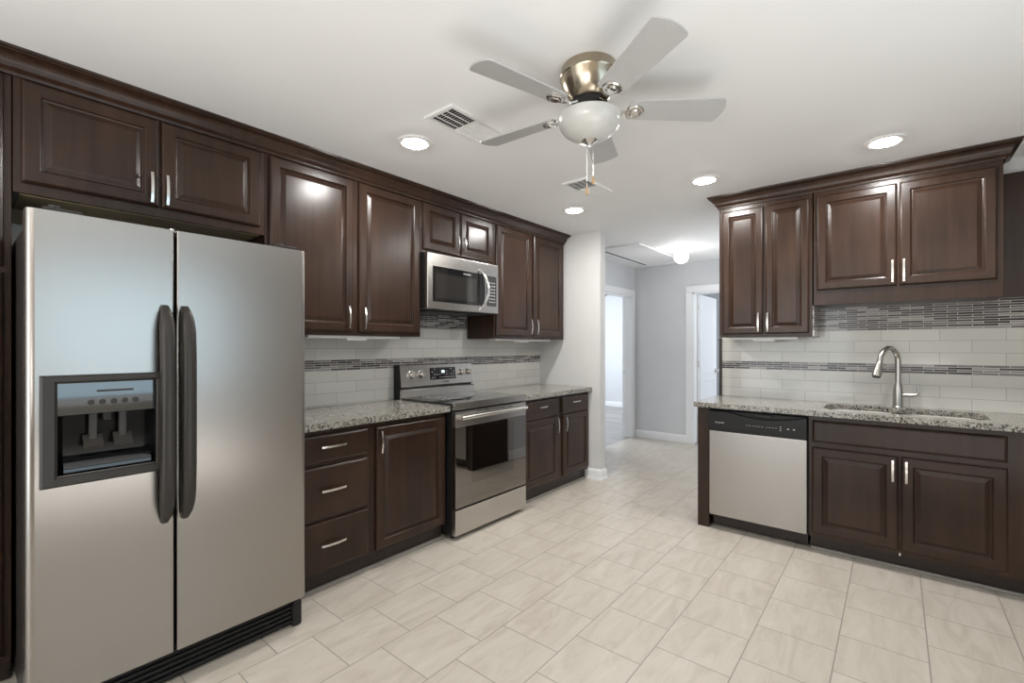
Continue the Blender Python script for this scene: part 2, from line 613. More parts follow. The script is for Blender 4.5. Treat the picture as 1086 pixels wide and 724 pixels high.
# baseboards and casings
def baseboard(name, pts, h=0.105, t=0.014):
    """pts: plan polyline, wall on the left-hand side of travel; thickness goes right"""
    prof = [(0, 0), (t, 0), (t, h - 0.025), (t * 0.75, h - 0.018), (t * 0.6, h - 0.004), (t * 0.3, h), (0, h)]
    P2 = [Vector(p) for p in pts]
    rings = []
    for i, p in enumerate(P2):
        if i == 0:
            dr = (P2[1] - p).normalized(); n = Vector((dr.y, -dr.x)); k = 1
        elif i == len(P2) - 1:
            dr = (p - P2[i - 1]).normalized(); n = Vector((dr.y, -dr.x)); k = 1
        else:
            a = (p - P2[i - 1]).normalized(); b = (P2[i + 1] - p).normalized()
            na, nb = Vector((a.y, -a.x)), Vector((b.y, -b.x))
            n = (na + nb).normalized(); k = 1 / max(0.2, n.dot(na))
        rings.append([(p.x + n.x * o * k, p.y + n.y * o * k, z) for o, z in prof])
    m = MB()
    m.rings(rings)
    return struct(m.build(name, 'trim', smooth=50))


baseboard('baseboard_pillar', [(-2.36, 4.06), (-2.225, 4.06), (-2.225, 4.16), (-2.93, 4.16), (-2.93, 5.31)])
struct(simple(ident, 'trim_1', 'trim', None, (-2.372, -2.2, 4.04, 4.06, 0, 0.022), (-2.225, -2.2, 4.0601, 4.18, 0, 0.022)))
baseboard('baseboard_hall_end', [(-2.93, 6.38), (-2.19, 6.38)])
baseboard('baseboard_hall_right', [(-1.11, 6.36), (-1.11, 4.10)])
baseboard('baseboard_bedroom', [(-5.95, 9.27), (-3.05, 9.27)])
baseboard('baseboard_bath', [(-2.93, 9.27), (0.4, 9.27)])


def casing_x(name, x, y0, y1, z1, w, side):      # around an opening in a wall of constant x, room on `side`
    m = MB()
    t = 0.018 * side
    a, b = sorted((x, x + t))
    for q0, q1, z0, z2 in ((y0 - w, y0, 0, z1), (y1, y1 + w, 0, z1), (y0 - w, y1 + w, z1, z1 + w)):
        m.box(a, b, q0, q1, z0, z2, bev=0.004)
    return m


m = casing_x('c', -2.93, 5.40, 6.265, 2.03, 0.085, 1)
m.box(-3.06, -2.925, 6.25, 6.27, 0, 2.03)
m.box(-3.06, -2.925, 5.395, 5.415, 0, 2.03)
m.box(-3.06, -2.925, 5.40, 6.265, 2.015, 2.035)
m.box(-3.03, -2.99, 6.238, 6.252, 0, 2.02)
struct(m.build('trim_2', 'trim'))
m = MB()
for u0, u1, z0, z1 in ((-2.19, -2.10, 0, 2.03), (-1.30, -1.21, 0, 2.03), (-2.19, -1.21, 2.03, 2.12)):
    m.box(u0, u1, 6.362, 6.38, z0, z1, bev=0.004)
for u0, u1, z0, z1 in ((-2.105, -2.085, 0, 2.03), (-1.315, -1.295, 0, 2.03), (-2.1, -1.3, 2.012, 2.032)):
    m.box(u0, u1, 6.375, 6.505, z0, z1)
struct(m.build('trim_3', 'trim'))
# dark stained strip capping the end of the tiled sink wall
struct(simple(ident, 'trim_4', 'kick', None, (-1.122, -1.104, 4.05, 4.21, 0.905, 1.375)))

# strike plate on the left hall door jamb
simple(ident, 'strike_plate', 'nickel', None, (-3.045, -3.028, 6.247, 6.2505, 0.90, 0.965))
tag(bpy.data.objects['strike_plate'], 'small metal strike plate on the jamb of the open hall doorway at left', 'strike plate')

# the white panel door standing open beyond the hall
def panel_door():
    x0, x1, y0, y1, z0, z1 = -2.080, -2.045, 6.51, 7.25, 0.012, 2.01
    o = thing('panel_door', (x0, y0, 0), 'white two-panel interior door standing open at the end of the hall', 'door')
    m = MB(lambda u, d, z: Vector((x1 - 0.035 + d, u, z)))
    # slab with recessed panels on the +x face
    m.box(y0 + 0.001, y1 - 0.001, 0, 0.0205, z0 + 0.001, z1 - 0.001)
    fr = [(y0, y0 + 0.115, z0, z1), (y1 - 0.115, y1, z0, z1), (y0 + 0.115, y1 - 0.115, z0, z0 + 0.22), (y0 + 0.115, y1 - 0.115, z1 - 0.12, z1), (y0 + 0.115, y1 - 0.115, 0.82, 0.96)]
    for a, b, c, d in fr:
        m.box(a, b, 0.02, 0.035, c, d)
    slab = m.build('door_leaf', 'doorpaint', o)
    m = MB(lambda u, d, z: Vector((x1 - 0.035 + d, u, z)))
    for c, d in ((z0 + 0.22, 0.82), (0.96, z1 - 0.12)):
        a, b = y0 + 0.115, y1 - 0.115
        rg = []
        for i, dd in ((0.0, 0.035), (0.012, 0.027), (0.02, 0.027), (0.05, 0.0325)):
            rg.append([(a + i, dd, c + i), (b - i, dd, c + i), (b - i, dd, d - i), (a + i, dd, d - i)])
        m.rings(rg, False, True)
    m.build('panel_moulding', 'doorpaint', slab)
    m = MB()
    m.lathe((x1, y1 - 0.065, 0.955), [(0.03, 0.0), (0.03, 0.006), (0.012, 0.010), (0.012, 0.035), (0.026, 0.045), (0.030, 0.058), (0.022, 0.068), (0.0, 0.071)], 20, axis='u')
    m.lathe((x1 - 0.035, y1 - 0.065, 0.955), [(0.0, -0.071), (0.022, -0.068), (0.030, -0.058), (0.026, -0.045), (0.012, -0.035), (0.012, -0.010), (0.03, -0.006), (0.03, 0.0)], 20, axis='u')
    m.build('door_knob', 'nickel', o)
    for z in (0.18, 1.02, 1.82):
        simple(ident, 'hinge', 'nickel', o, (-2.084, -2.070, 6.503, 6.512, z, z + 0.09), (-2.070, -2.060, 6.498, 6.510, z, z + 0.09))
    return o


panel_door()

# attic hatch in the hall ceiling
o = thing('attic_hatch', (-2.445, 5.5, H), 'white attic hatch with trim frame in the hall ceiling', 'hatch')
x0, x1, y0, y1 = -2.74, -2.15, 4.80, 6.22
w = 0.06
m = MB()
for bx in ((x0, x1, y0, y0 + w, H - 0.018, H), (x0, x1, y1 - w, y1, H - 0.018, H), (x0, x0 + w, y0 + w, y1 - w, H - 0.018, H), (x1 - w, x1, y0 + w, y1 - w, H - 0.018, H)):
    m.box(*bx, bev=0.004)
m.build('hatch_frame', 'trim', o)
simple(ident, 'hatch_panel', 'ceiling', o, (x0 + w + 0.03, x1 - w - 0.003, y0 + w + 0.003, y1 - w - 0.003, H - 0.008, H))
simple(ident, 'shadow_gap', 'ventdark', o, (x0 + w, x0 + w + 0.03, y0 + w, y1 - w, H - 0.0082, H))  # dark strip painted for the shade along the panel's left edge

# ------------------------------------------------------------------ backsplash
def tiles(name, mat, T, *boxes):
    m = MB(T)
    for bx in boxes:
        m.box(*bx)
    return struct(m.build(name, mat))


LT, RT = 0.010, 0.010
tiles('trim_5', 'sub_left', TL, (1.0, 4.06, 0, LT, 0.90, 1.142))
tiles('trim_6', 'mos_left', TL, (1.0, 4.06, 0, LT, 1.142, 1.2135))
tiles('trim_7', 'sub_left_up', TL, (1.0, 4.06, 0, LT, 1.2135, 1.372), (2.165, 2.955, 0, LT, 1.372, 1.455))
tiles('trim_8', 'mos_left', TL, (2.165, 2.955, 0, LT, 1.455, 1.60))
tiles('trim_9', 'sub_right', TR, (-1.104, 1.8, 0, RT, 0.90, 1.1285))
tiles('trim_10', 'mos_right', TR, (-1.104, 1.8, 0, RT, 1.1285, 1.189))
tiles('trim_11', 'sub_right_up', TR, (-1.104, -0.43, 0, RT, 1.189, 1.374), (-0.43, 1.8, 0, RT, 1.189, 1.42))
tiles('trim_12', 'mos_right', TR, (-0.43, 1.8, 0, RT, 1.42, 1.60))
# tile returning on the side of the taller sink-wall cabinet
tiles('trim_13', 'sub_side', TR, (-0.437, -0.430, RT, 0.318, 1.376, 1.42))
tiles('trim_14', 'mos_side', TR, (-0.437, -0.430, RT, 0.318, 1.42, 1.585))

# ------------------------------------------------------------------ cabinetry
def door_mesh(T, u0, u1, z0, z1, d0, t=0.02, fw=0.058, raised=True):
    m = MB(T)
    prof = [(0.0, 0.0), (0.0, t - 0.0095), (0.003, t - 0.0045), (0.010, t), (fw - 0.007, t), (fw - 0.003, t - 0.003),
            (fw, t - 0.0100), (fw + 0.004, t - 0.0120), (fw + 0.007, t - 0.0115), (fw + 0.026, t - 0.0035), (fw + 0.028, t - 0.003)] if raised else \
           [(0.0, 0.0), (0.0, t - 0.0095), (0.003, t - 0.005), (0.011, t - 0.001), (0.014, t)]
    rg = [[(u0 + i, d0 + d, z0 + i), (u1 - i, d0 + d, z0 + i), (u1 - i, d0 + d, z1 - i), (u0 + i, d0 + d, z1 - i)] for i, d in prof]
    m.rings(rg)
    return m


def handle(T, u, z, d, L, vert, parent):
    """bowed flat bar pull, centre at (u, z), standing on the face at depth d"""
    m = MB(T)
    n = 14
    w, th = 0.0055, 0.0024
    rg = []
    for k in range(n + 1):
        s = -L / 2 + L * k / n
        q = 2 * s / L
        out = d + 0.020 + 0.009 * (1 - q * q)
        sec = [(-w, -th), (w, -th), (w, th), (-w, th)]
        rg.append([((u + a, out + b, z + s) if vert else (u + s, out + b, z + a)) for a, b in sec])
    m.rings(rg)
    for s in (-1, 1):
        c = s * (L / 2 - 0.014)
        if vert:
            m.tube([(u, d, z + c), (u, d + 0.023, z + c)], 0.0042, 10)
        else:
            m.tube([(u + c, d, z), (u + c, d + 0.023, z)], 0.0042, 10)
    return m.build('handle', 'nickel', parent, smooth=30)


def door(T, parent, u0, u1, z0, z1, d0, hu=None, hz=None, hl=0.137, fw=0.058, name='door', raised=True, vert=True, mat='wood'):
    o = door_mesh(T, u0, u1, z0, z1, d0, fw=fw, raised=raised).build(name, mat, parent, smooth=12)
    if hu is not None:
        handle(T, hu, hz, d0 + 0.02, hl, vert, o)
    return o


DF = 0.33      # upper face distance from wall
def carcass(T, parent, u0, u1, z0, z1, depth, name='carcass', kick=None):
    m = MB(T)
    m.box(u0, u1, 0.012, depth, z0, z1, bev=0.0012, seg=1)
    return m.build(name, 'wood', parent)


WG = 'dark wall cabinets along the range wall'
# pantry at the far left edge
o = thing('pantry_cabinet', TL(-0.17, 0.16, 0), 'tall dark-stained pantry cabinet left of the refrigerator, cut by the photo edge', 'cabinet')
m = MB(TL); m.box(-0.46, 0.1625, 0.012, DF - 0.001, 0.10, 2.348, bev=0.0012, seg=1); m.build('carcass', 'wood', o)
simple(TL, 'toe_kick', 'kick', o, (-0.46, 0.1625, 0.012, 0.265, 0, 0.10))
door(TL, o, -0.44, 0.142, 1.612, 2.345, DF, -0.38, 1.70)
door(TL, o, -0.44, 0.142, 0.125, 1.588, DF, -0.38, 1.2)

# above the refrigerator
o = thing('wall_cabinet', TL(0.63, 0.16, 1.905), 'short wide dark-stained wall cabinet with two doors above the refrigerator', 'cabinet', WG)
carcass(TL, o, 0.1655, 1.096, 1.905, 2.36, DF)
simple(TL, 'underside_panel', 'wood_in', o, (0.185, 1.076, 0.012, DF - 0.022, 1.9015, 1.9055), label='unstained light wood underside')
simple(TL, 'mounting_rail', 'wood_in', o, (0.185, 1.076, 0.0, 0.012, 1.84, 1.905), label='unstained light wood hanging rail')
door(TL, o, 0.187, 0.626, 1.945, 2.345, DF, 0.594, 2.025)
door(TL, o, 0.634, 1.069, 1.945, 2.345, DF, 0.652, 2.025)

# tall two-door upper
o = thing('wall_cabinet', TL(1.63, 0.16, 1.375), 'tall dark-stained wall cabinet with two doors between refrigerator and microwave', 'cabinet', WG)
carcass(TL, o, 1.097, 2.163, 1.375, 2.36, DF)
door(TL, o, 1.116, 1.624, 1.398, 2.345, DF, 1.580, 1.487)
door(TL, o, 1.660, 2.148, 1.398, 2.345, DF, 1.690, 1.485)

# above the microwave
o = thing('wall_cabinet', TL(2.56, 0.16, 1.985), 'small dark-stained wall cabinet with two square doors above the microwave', 'cabinet', WG)
carcass(TL, o, 2.165, 2.953, 1.985, 2.36, DF)
door(TL, o, 2.180, 2.543, 2.008, 2.345, DF, 2.507, 2.100, 0.11)
door(TL, o, 2.552, 2.925, 2.008, 2.345, DF, 2.577, 2.100, 0.11)

# right of the microwave
o = thing('wall_cabinet', TL(3.49, 0.16, 1.375), 'tall dark-stained wall cabinet with two doors between microwave and white wall end', 'cabinet', WG)
carcass(TL, o, 2.955, 4.030, 1.375, 2.36, DF)
door(TL, o, 2.977, 3.466, 1.398, 2.345, DF, 3.438, 1.487)
door(TL, o, 3.503, 3.995, 1.398, 2.345, DF, 3.531, 1.489)


# crown mouldings
CROWN = [(0.0, 2.350), (0.010, 2.350), (0.012, 2.358), (0.011, 2.363), (0.016, 2.368), (0.024, 2.373), (0.028, 2.380), (0.027, 2.387),
         (0.031, 2.397), (0.038, 2.408), (0.047, 2.416), (0.056, 2.420), (0.064, 2.421), (0.064, 2.428), (0.070, 2.430), (0.072, 2.4395), (0.0, 2.4395)]
k = 1.0
m = MB()
fx = WX + DF
m.rings([[(fx + o_, -0.47, z) for o_, z in CROWN], [(fx + o_, 4.031 + o_ * 0.4, z) for o_, z in CROWN], [(WX + 0.02, 4.031 + o_ * 0.4, z) for o_, z in CROWN]])
tag(m.build('crown_molding', 'wood', base=(fx, 1.8, 2.35), smooth=50), 'long dark crown molding above the range wall cabinets, meeting the ceiling', 'molding')
m = MB()
fy = WY - DF
m.rings([[(-1.038 - o_, WY - 0.001, z) for o_, z in CROWN], [(-1.038 - o_, fy - o_, z) for o_, z in CROWN], [(0.466 + o_, fy - o_, z) for o_, z in CROWN], [(0.466 + o_, WY - 0.001, z) for o_, z in CROWN]])
tag(m.build('crown_molding', 'wood', base=(-0.3, fy, 2.35), smooth=50), 'short dark crown molding above the sink wall cabinets, mitred at both ends', 'molding')

# sink wall uppers
RG = 'dark wall cabinets above the sink counter'
o = thing('wall_cabinet', TR(-0.74, 0.16, 1.375), 'tall narrow-doored dark wall cabinet above the dishwasher', 'cabinet', RG)
carcass(TR, o, -1.038, -0.437, 1.375, 2.36, DF)
door(TR, o, -1.012, -0.738, 1.398, 2.318, DF, -0.763, 1.481, fw=0.05)
door(TR, o, -0.722, -0.455, 1.398, 2.318, DF, -0.703, 1.481, fw=0.05)
o = thing('wall_cabinet', TR(0.02, 0.16, 1.59), 'wide dark wall cabinet with two broad doors above the sink', 'cabinet', RG)
carcass(TR, o, -0.430, 0.466, 1.585, 2.36, DF)
door(TR, o, -0.410, 0.008, 1.684, 2.318, DF, -0.014, 1.773, fw=0.055)
door(TR, o, 0.020, 0.442, 1.684, 2.318, DF, 0.040, 1.773, fw=0.055)
o = simple(TR, 'filler_panel', 'wood', None, (0.4675, 0.95, 0, 0.03, 1.60, 2.345))
tag(o, 'flat dark wood panel on the wall right of the cabinet above the sink', 'panel')

# ---- left base run
BF, DD = 0.600, 0.60
def base_box(T, parent, u0, u1, face, kick_d, extra=True, z0=0.10, z1=0.868):
    m = MB(T); m.box(u0, u1, 0.012, face, z0, z1, bev=0.0012, seg=1); m.build('carcass', 'wood', parent)
    simple(T, 'toe_kick', 'kick', parent, (u0, u1, 0.012, kick_d, 0, z0))

BG = 'dark base cabinets along the range wall'
o = thing('drawer_cabinet', TL(1.33, 0.3, 0), 'dark base cabinet with three stacked drawers beside the refrigerator', 'cabinet', BG)
base_box(TL, o, 1.092, 1.572, BF, 0.565)
for z0, z1, hz in ((0.690, 0.838, 0.775), (0.393, 0.672, 0.543), (0.115, 0.378, 0.255)):
    door(TL, o, 1.105, 1.547, z0, z1, BF, 1.325, hz, 0.14, name='drawer', raised=False, vert=False)
o = thing('base_cabinet', TL(1.86, 0.3, 0), 'dark base cabinet with one large door left of the range', 'cabinet', BG)
base_box(TL, o, 1.574, 2.152, BF, 0.565)
door(TL, o, 1.602, 2.145, 0.112, 0.836, BF, 1.625, 0.745, 0.13)
o = thing('base_cabinet', TL(3.5, 0.3, 0), 'dark base cabinet with two drawers over two doors right of the range', 'cabinet', BG)
base_box(TL, o, 2.952, 4.055, BF, 0.565)
for u0, u1, hu in ((3.0, 3.520, 3.235), (3.570, 4.040, 3.785)):
    door(TL, o, u0, u1, 0.690, 0.848, BF, hu, 0.79, 0.14, name='drawer', raised=False, vert=False)
door(TL, o, 3.0, 3.508, 0.125, 0.680, BF, 3.475, 0.600, 0.13)
door(TL, o, 3.588, 4.040, 0.125, 0.680, BF, 3.610, 0.598, 0.13)

struct(simple(TL, 'trim_15', 'shoe', None, (1.092, 2.150, 0.565, 0.585, 0, 0.018), bev=0.005))
struct(simple(TL, 'trim_16', 'shoe', None, (2.952, 4.038, 0.565, 0.585, 0, 0.018), bev=0.005))

# counters
def slab(T, outline, z0, z1, hole=None):
    t = bmesh.new()
    def loop(pts):
        vs = [t.verts.new((p[0], p[1], z1)) for p in pts]
        return [t.edges.new((vs[i], vs[(i + 1) % len(vs)])) for i in range(len(vs))]
    es = loop(outline)
    if hole:
        es += loop(hole)
    bmesh.ops.triangle_fill(t, use_beauty=True, use_dissolve=False, edges=es)
    r = bmesh.ops.extrude_face_region(t, geom=t.faces[:])
    for e in r['geom']:
        if isinstance(e, bmesh.types.BMVert):
            e.co.z = z0
    m = MB(T)
    m.merge(t)
    return m


def rrect(u0, u1, d0, d1, r, n=5):
    pts = []
    for cx, cy, a0 in ((u1 - r, d1 - r, 0), (u0 + r, d1 - r, 90), (u0 + r, d0 + r, 180), (u1 - r, d0 + r, 270)):
        for k in range(n + 1):
            a = radians(a0 + 90 * k / n)
            pts.append((cx + r * cos(a), cy + r * sin(a)))
    return pts


CTZ, CBZ = 0.906, 0.873
o = slab(TL, rrect(1.088, 2.160, 0.012, 0.65, 0.004, 2), CBZ - 0.004, CTZ).build('countertop', 'granite', base=TL(1.6, 0.3, CBZ))
tag(o, 'speckled granite countertop between refrigerator and range', 'countertop')
o = slab(TL, rrect(2.942, 4.055, 0.012, 0.65, 0.004, 2), CBZ - 0.004, CTZ).build('countertop', 'granite', base=TL(3.5, 0.3, CBZ))
tag(o, 'speckled granite countertop right of the range, against the white wall end', 'countertop')
SU0, SU1, SD0, SD1 = -0.365, 0.405, 0.135, 0.51
o = slab(TR, rrect(-1.130, 1.0, 0.012, 0.645, 0.006, 2), CBZ, CTZ, rrect(SU0, SU1, SD0, SD1, 0.075, 6)).build('countertop', 'granite', base=TR(-0.1, 0.3, CBZ), smooth=40)
tag(o, 'long speckled granite countertop holding the sink, above the dishwasher', 'countertop')

# ---- sink
o = thing('sink', TR(0.02, 0.32, 0.70), 'stainless double-bowl undermount sink in the granite counter below the faucet', 'sink')
mid = 0.02
for u0, u1 in ((SU0 - 0.008, mid - 0.012), (mid + 0.012, SU1 + 0.008)):
    m = MB(TR)
    d0, d1 = SD0 - 0.008, SD1 + 0.008
    rg = []
    for ins, z, r in ((-0.004, 0.872, 0.07), (0.0, 0.8715, 0.07), (0.004, 0.86, 0.07), (0.010, 0.72, 0.065), (0.03, 0.70, 0.05), (0.10, 0.697, 0.03)):
        rg.append([(p[0], p[1], z) for p in rrect(u0 + ins, u1 - ins, d0 + ins, d1 - ins, r, 6)])
    m.rings(rg, False, True)
    bw = m.build('bowl', 'sink', o, smooth=50)
    m = MB(TR)
    m.lathe(((u0 + u1) / 2, 0.30, 0.697), [(0.045, 0.0), (0.045, 0.003), (0.036, 0.004), (0.030, 0.001), (0.0, 0.001)], 24)
    m.build('drain', 'chrome', bw)
simple(TR, 'divider', 'sink', o, (mid - 0.013, mid + 0.013, SD0 - 0.006, SD1 + 0.006, 0.80, 0.862), bev=0.006)

# ---- faucet
bx, by = 0.013, 0.075
o = thing('faucet', TR(bx, by, CTZ), 'brushed nickel gooseneck pull-down faucet behind the sink', 'faucet')
m = MB(TR)
m.lathe((bx, by, CTZ), [(0.031, 0.0), (0.031, 0.004), (0.0285, 0.008), (0.028, 0.10), (0.025, 0.122), (0.018, 0.150), (0.0165, 0.16)], 24)
m.build('body', 'faucet', o, smooth=30)
m = MB(TR)
dx, dd = -0.50, 0.866
pts = [(bx, by, CTZ + 0.14), (bx, by, CTZ + 0.20), (bx, by, CTZ + 0.28)]
R = 0.09
for k in range(1, 15):
    a = pi * k / 14 * 0.93
    s = R - R * cos(a)
    pts.append((bx + dx * s, by + dd * s, CTZ + 0.30 + R * sin(a)))
s = pts[-1]
p2 = pts[-2]
tv = (Vector(s) - Vector(p2)).normalized()
e1 = Vector(s) + tv * 0.03
m.tube(pts + [tuple(e1)], 0.0155, 16)
m.build('spout', 'faucet', o, smooth=60)
m = MB(TR)
hp = [e1 + tv * q for q in (-0.006, 0.0, 0.004, 0.03, 0.075, 0.088, 0.09)]
m.tube([tuple(p) for p in hp], [0.0160, 0.0180, 0.0185, 0.0195, 0.0265, 0.0260, 0.022], 20)
sh = m.build('spray_head', 'faucet', o, smooth=40)
m = MB(TR)
m.tube([tuple(e1 + tv * 0.089), tuple(e1 + tv * 0.096)], 0.021, 20)
m.build('nozzle', 'charcoal', sh)
m = MB(TR)
hz = CTZ + 0.082
lev = [(bx + 0.015, by, hz), (bx + 0.05, by + 0.004, hz), (bx + 0.085, by + 0.008, hz + 0.001)]
m.tube(lev, [0.0145, 0.0145, 0.013], 16)
m.tube([(bx + 0.076, by + 0.008, hz + 0.002), (bx + 0.092, by + 0.009, hz + 0.004), (bx + 0.101, by + 0.010, hz + 0.018), (bx + 0.101, by + 0.010, hz + 0.040), (bx + 0.096, by + 0.010, hz + 0.066)],
       [0.009, 0.009, 0.0075, 0.006, 0.005], 14)
m.build('lever', 'faucet', o, smooth=60)

# ---- sink base, dishwasher, end panel
FR = 0.575     # face distance from wall, sink run
o = simple(TR, 'end_panel', 'wood', None, (-1.121, -1.043, 0.0, FR, 0, 0.872), bev=0.0015)
tag(o, 'dark wood end panel holding up the counter left of the dishwasher', 'panel')
o = thing('sink_cabinet', TR(0.2, 0.3, 0), 'dark sink base cabinet with false drawer front over two doors', 'cabinet')
m = MB(TR)
m.box(-0.427, SU0 - 0.03, 0.012, FR, 0.10, 0.872)
m.box(SU1 + 0.03, 0.98, 0.012, FR, 0.10, 0.872)
m.box(SU0 - 0.03, SU1 + 0.03, SD1 + 0.02, FR, 0.10, 0.872)
m.box(SU0 - 0.03, SU1 + 0.03, 0.012, SD1 + 0.02, 0.10, 0.14)
m.build('carcass', 'wood', o)
simple(TR, 'toe_kick', 'kick', o, (-0.427, 0.98, 0.012, 0.502, 0, 0.10))
door(TR, o, -0.409, 0.450, 0.703, 0.838, FR, name='false_drawer_front', raised=False)
door(TR, o, -0.409, 0.013, 0.128, 0.670, FR, -0.012, 0.588, 0.125)
door(TR, o, 0.025, 0.451, 0.128, 0.670, FR, 0.048, 0.588, 0.125)
simple(TR, 'catch', 'white', o, (0.016, 0.023, FR, FR + 0.012, 0.098, 0.112), bev=0.002, label='tiny white plastic catch')
struct(simple(TR, 'trim_17', 'shoe', None, (-0.427, 0.98, 0.502, 0.522, 0, 0.016), bev=0.005))

o = thing('dishwasher', TR(-0.735, 0.3, 0), 'stainless dishwasher with black control strip under the granite counter', 'dishwasher')
simple(TR, 'tub', 'black', o, (-1.040, -0.431, 0.012, 0.545, 0.10, 0.862))
simple(TR, 'toe_panel', 'kick', o, (-1.030, -0.440, 0.02, 0.505, 0.012, 0.10), (-1.030, -0.440, 0.02, 0.51, 0.03, 0.085))
m = MB(TR); m.box(-1.036, -0.437, 0.545, 0.590, 0.105, 0.706, bev=0.004); m.build('door_panel', 'steel', o)
# control strip with a scooped grip along its top
m = MB(TR)
n = 28
rg = []
U0, U1 = -1.036, -0.437
for i in range(n + 1):
    u = U0 + (U1 - U0) * i / n
    q = max(-1, min(1, (u + 0.675) / 0.235))
    dip = 0.035 * (1 - q * q) if abs(q) < 1 else 0.0
    zt = 0.853
    zs = 0.848 - dip
    rg.append([(u, 0.545, 0.709), (u, 0.598, 0.709), (u, 0.602, 0.714), (u, 0.602, zs - 0.004), (u, 0.599, zs), (u, 0.575 if dip > 0.002 else 0.597, zs + 0.001),
               (u, 0.575 if dip > 0.002 else 0.596, zt - 0.004), (u, 0.590, zt - 0.003), (u, 0.588, zt), (u, 0.545, zt)])
m.rings(rg)
cs = m.build('control_strip', 'black', o, smooth=40)
simple(TR, 'latch', 'charcoal', cs, (-0.735, -0.635, 0.574, 0.592, 0.828, 0.843), bev=0.004)
text('logo', 'FRIGIDAIRE', TR, -0.962, 0.6022, 0.768, 0.0125, 'lightprint', cs)
for u in (-0.79, -0.772, -0.750, -0.732, -0.714, -0.696, -0.668, -0.650, -0.632, -0.614):
    simple(TR, 'button_mark', 'grey', cs, (u, u + 0.010, 0.6018, 0.6026, 0.765, 0.768))
for z in (0.752, 0.764, 0.776):
    simple(TR, 'indicator_light', 'grey', cs, (-0.588, -0.578, 0.6018, 0.6026, z, z + 0.004))
for u in (-0.545, -0.512):
    simple(TR, 'button', 'grey', cs, (u, u + 0.012, 0.6018, 0.6026, 0.764, 0.772))

# under-cabinet light strips
for T, u0, u1, lab in ((TL, 1.36, 2.02, 'slim white light strip under the tall cabinet between refrigerator and microwave'),
                       (TL, 3.03, 3.86, 'slim white light strip under the cabinet right of the microwave'),
                       (TR, -0.965, -0.53, 'slim white light strip under the cabinet above the dishwasher')):
    o = thing('light_strip', T((u0 + u1) / 2, 0.24, 1.355), lab, 'light', 'light strips under the wall cabinets')
    m = MB(T); m.box(u0, u1, 0.20, 0.285, 1.357, 1.375, bev=0.004); m.build('housing', 'white', o)
    m = MB(T); c = (u0 + u1) / 2; m.box(c - 0.07, c + 0.07, 0.21, 0.275, 1.345, 1.358, bev=0.003); m.build('driver_box', 'white', o)

# ------------------------------------------------------------------ refrigerator
o = thing('refrigerator', TL(0.615, 0.4, 0), 'large stainless side-by-side refrigerator with black handles and dispenser', 'refrigerator')
FT = 0.845           # door front distance from wall
simple(TL, 'body', 'charcoal', o, (0.175, 1.058, 0.03, 0.765, 0.02, 1.725), bev=0.004)
m = MB(TL); m.box(0.185, 1.05, 0.765, 0.778, 0.15, 1.735); m.build('gasket', 'gasket', o)
ZB, ZT = 0.148, 1.747
def fridge_door(u0, u1, hole=None, rl=0.022, rr=0.022):
    m = MB(TL)
    r = rl
    out = [(u0, 0.778), (u0, FT - r)]
    for k_ in range(1, 6):
        a = radians(90 * k_ / 6)
        out.append((u0 + r - r * cos(a), FT - r + r * sin(a)))
    out += [(u0 + r, FT), (u1 - rr, FT)]
    L_r = r
    r = rr
    for k_ in range(1, 6):
        a = radians(90 * k_ / 6)
        out.append((u1 - r + r * sin(a), FT - r + r * cos(a)))
    out += [(u1, FT - r), (u1, 0.778)]
    if hole is None:
        m.prism(out, 'z', ZB, ZT)
    else:
        h0, h1, hz0, hz1 = hole
        m.prism(out, 'z', ZB, hz0)
        m.prism(out, 'z', hz1, ZT)
        # middle: left and right cheeks
        r = L_r
        L_ = [(u0, 0.778)] + [p for p in out[1:7]] + [(u0 + r, FT), (h0, FT), (h0, 0.778)]
        m.prism(L_, 'z', hz0, hz1)
        r = rr
        R_ = [(h1, 0.778), (h1, FT), (u1 - r, FT)] + [p for p in out[8:13]] + [(u1, FT - r), (u1, 0.778)]
        m.prism(R_, 'z', hz0, hz1)
    return m


HOLE = (0.232, 0.497, 0.880, 1.080)
d1 = fridge_door(0.160, 0.5525, HOLE, 0.022, 0.006).build('door', 'steel', o, label='left freezer door with dispenser')
d2 = fridge_door(0.5615, 1.068, None, 0.006, 0.022).build('door', 'steel', o, label='right refrigerator door')
# top caps and hinges
for u0, u1 in ((0.20, 0.30), (0.93, 1.04)):
    m = MB(TL); m.box(u0, u1, 0.70, 0.82, ZT + 0.0, ZT + 0.018, bev=0.006)
    m.tube([(u0 + 0.03, 0.80, ZT), (u0 + 0.03, 0.80, ZT + 0.026)], 0.016, 14)
    m.build('hinge_cover', 'charcoal', o)
m = MB(TL); m.lathe((0.557, 0.80, ZT), [(0.009, 0.0), (0.009, 0.012), (0.0, 0.012)], 14); m.build('center_pin', 'chrome', o)
# handles
for u0, sgn, dr in ((0.522, -1, d1), (0.586, 1, d2)):
    m = MB(TL)
    rg = []
    n = 26
    for i in range(n + 1):
        t = i / n
        z = 0.648 + (1.460 - 0.648) * t
        q = 2 * t - 1
        prof = max(0.0, 1 - abs(q) ** 5)
        out = FT + 0.004 + 0.052 * prof ** 0.6 if prof > 0 else FT + 0.004
        hw = 0.011 + 0.012 * min(1.0, prof * 1.5)
        th = 0.012 + 0.006 * prof
        sec = [(-hw, -th), (hw, -th), (hw, th * 0.3), (hw * 0.55, th), (-hw * 0.55, th), (-hw, th * 0.3)]
        rg.append([(u0 + a, out + b, z) for a, b in sec])
    m.rings(rg)
    m.build('handle', 'charcoal', dr, smooth=60)
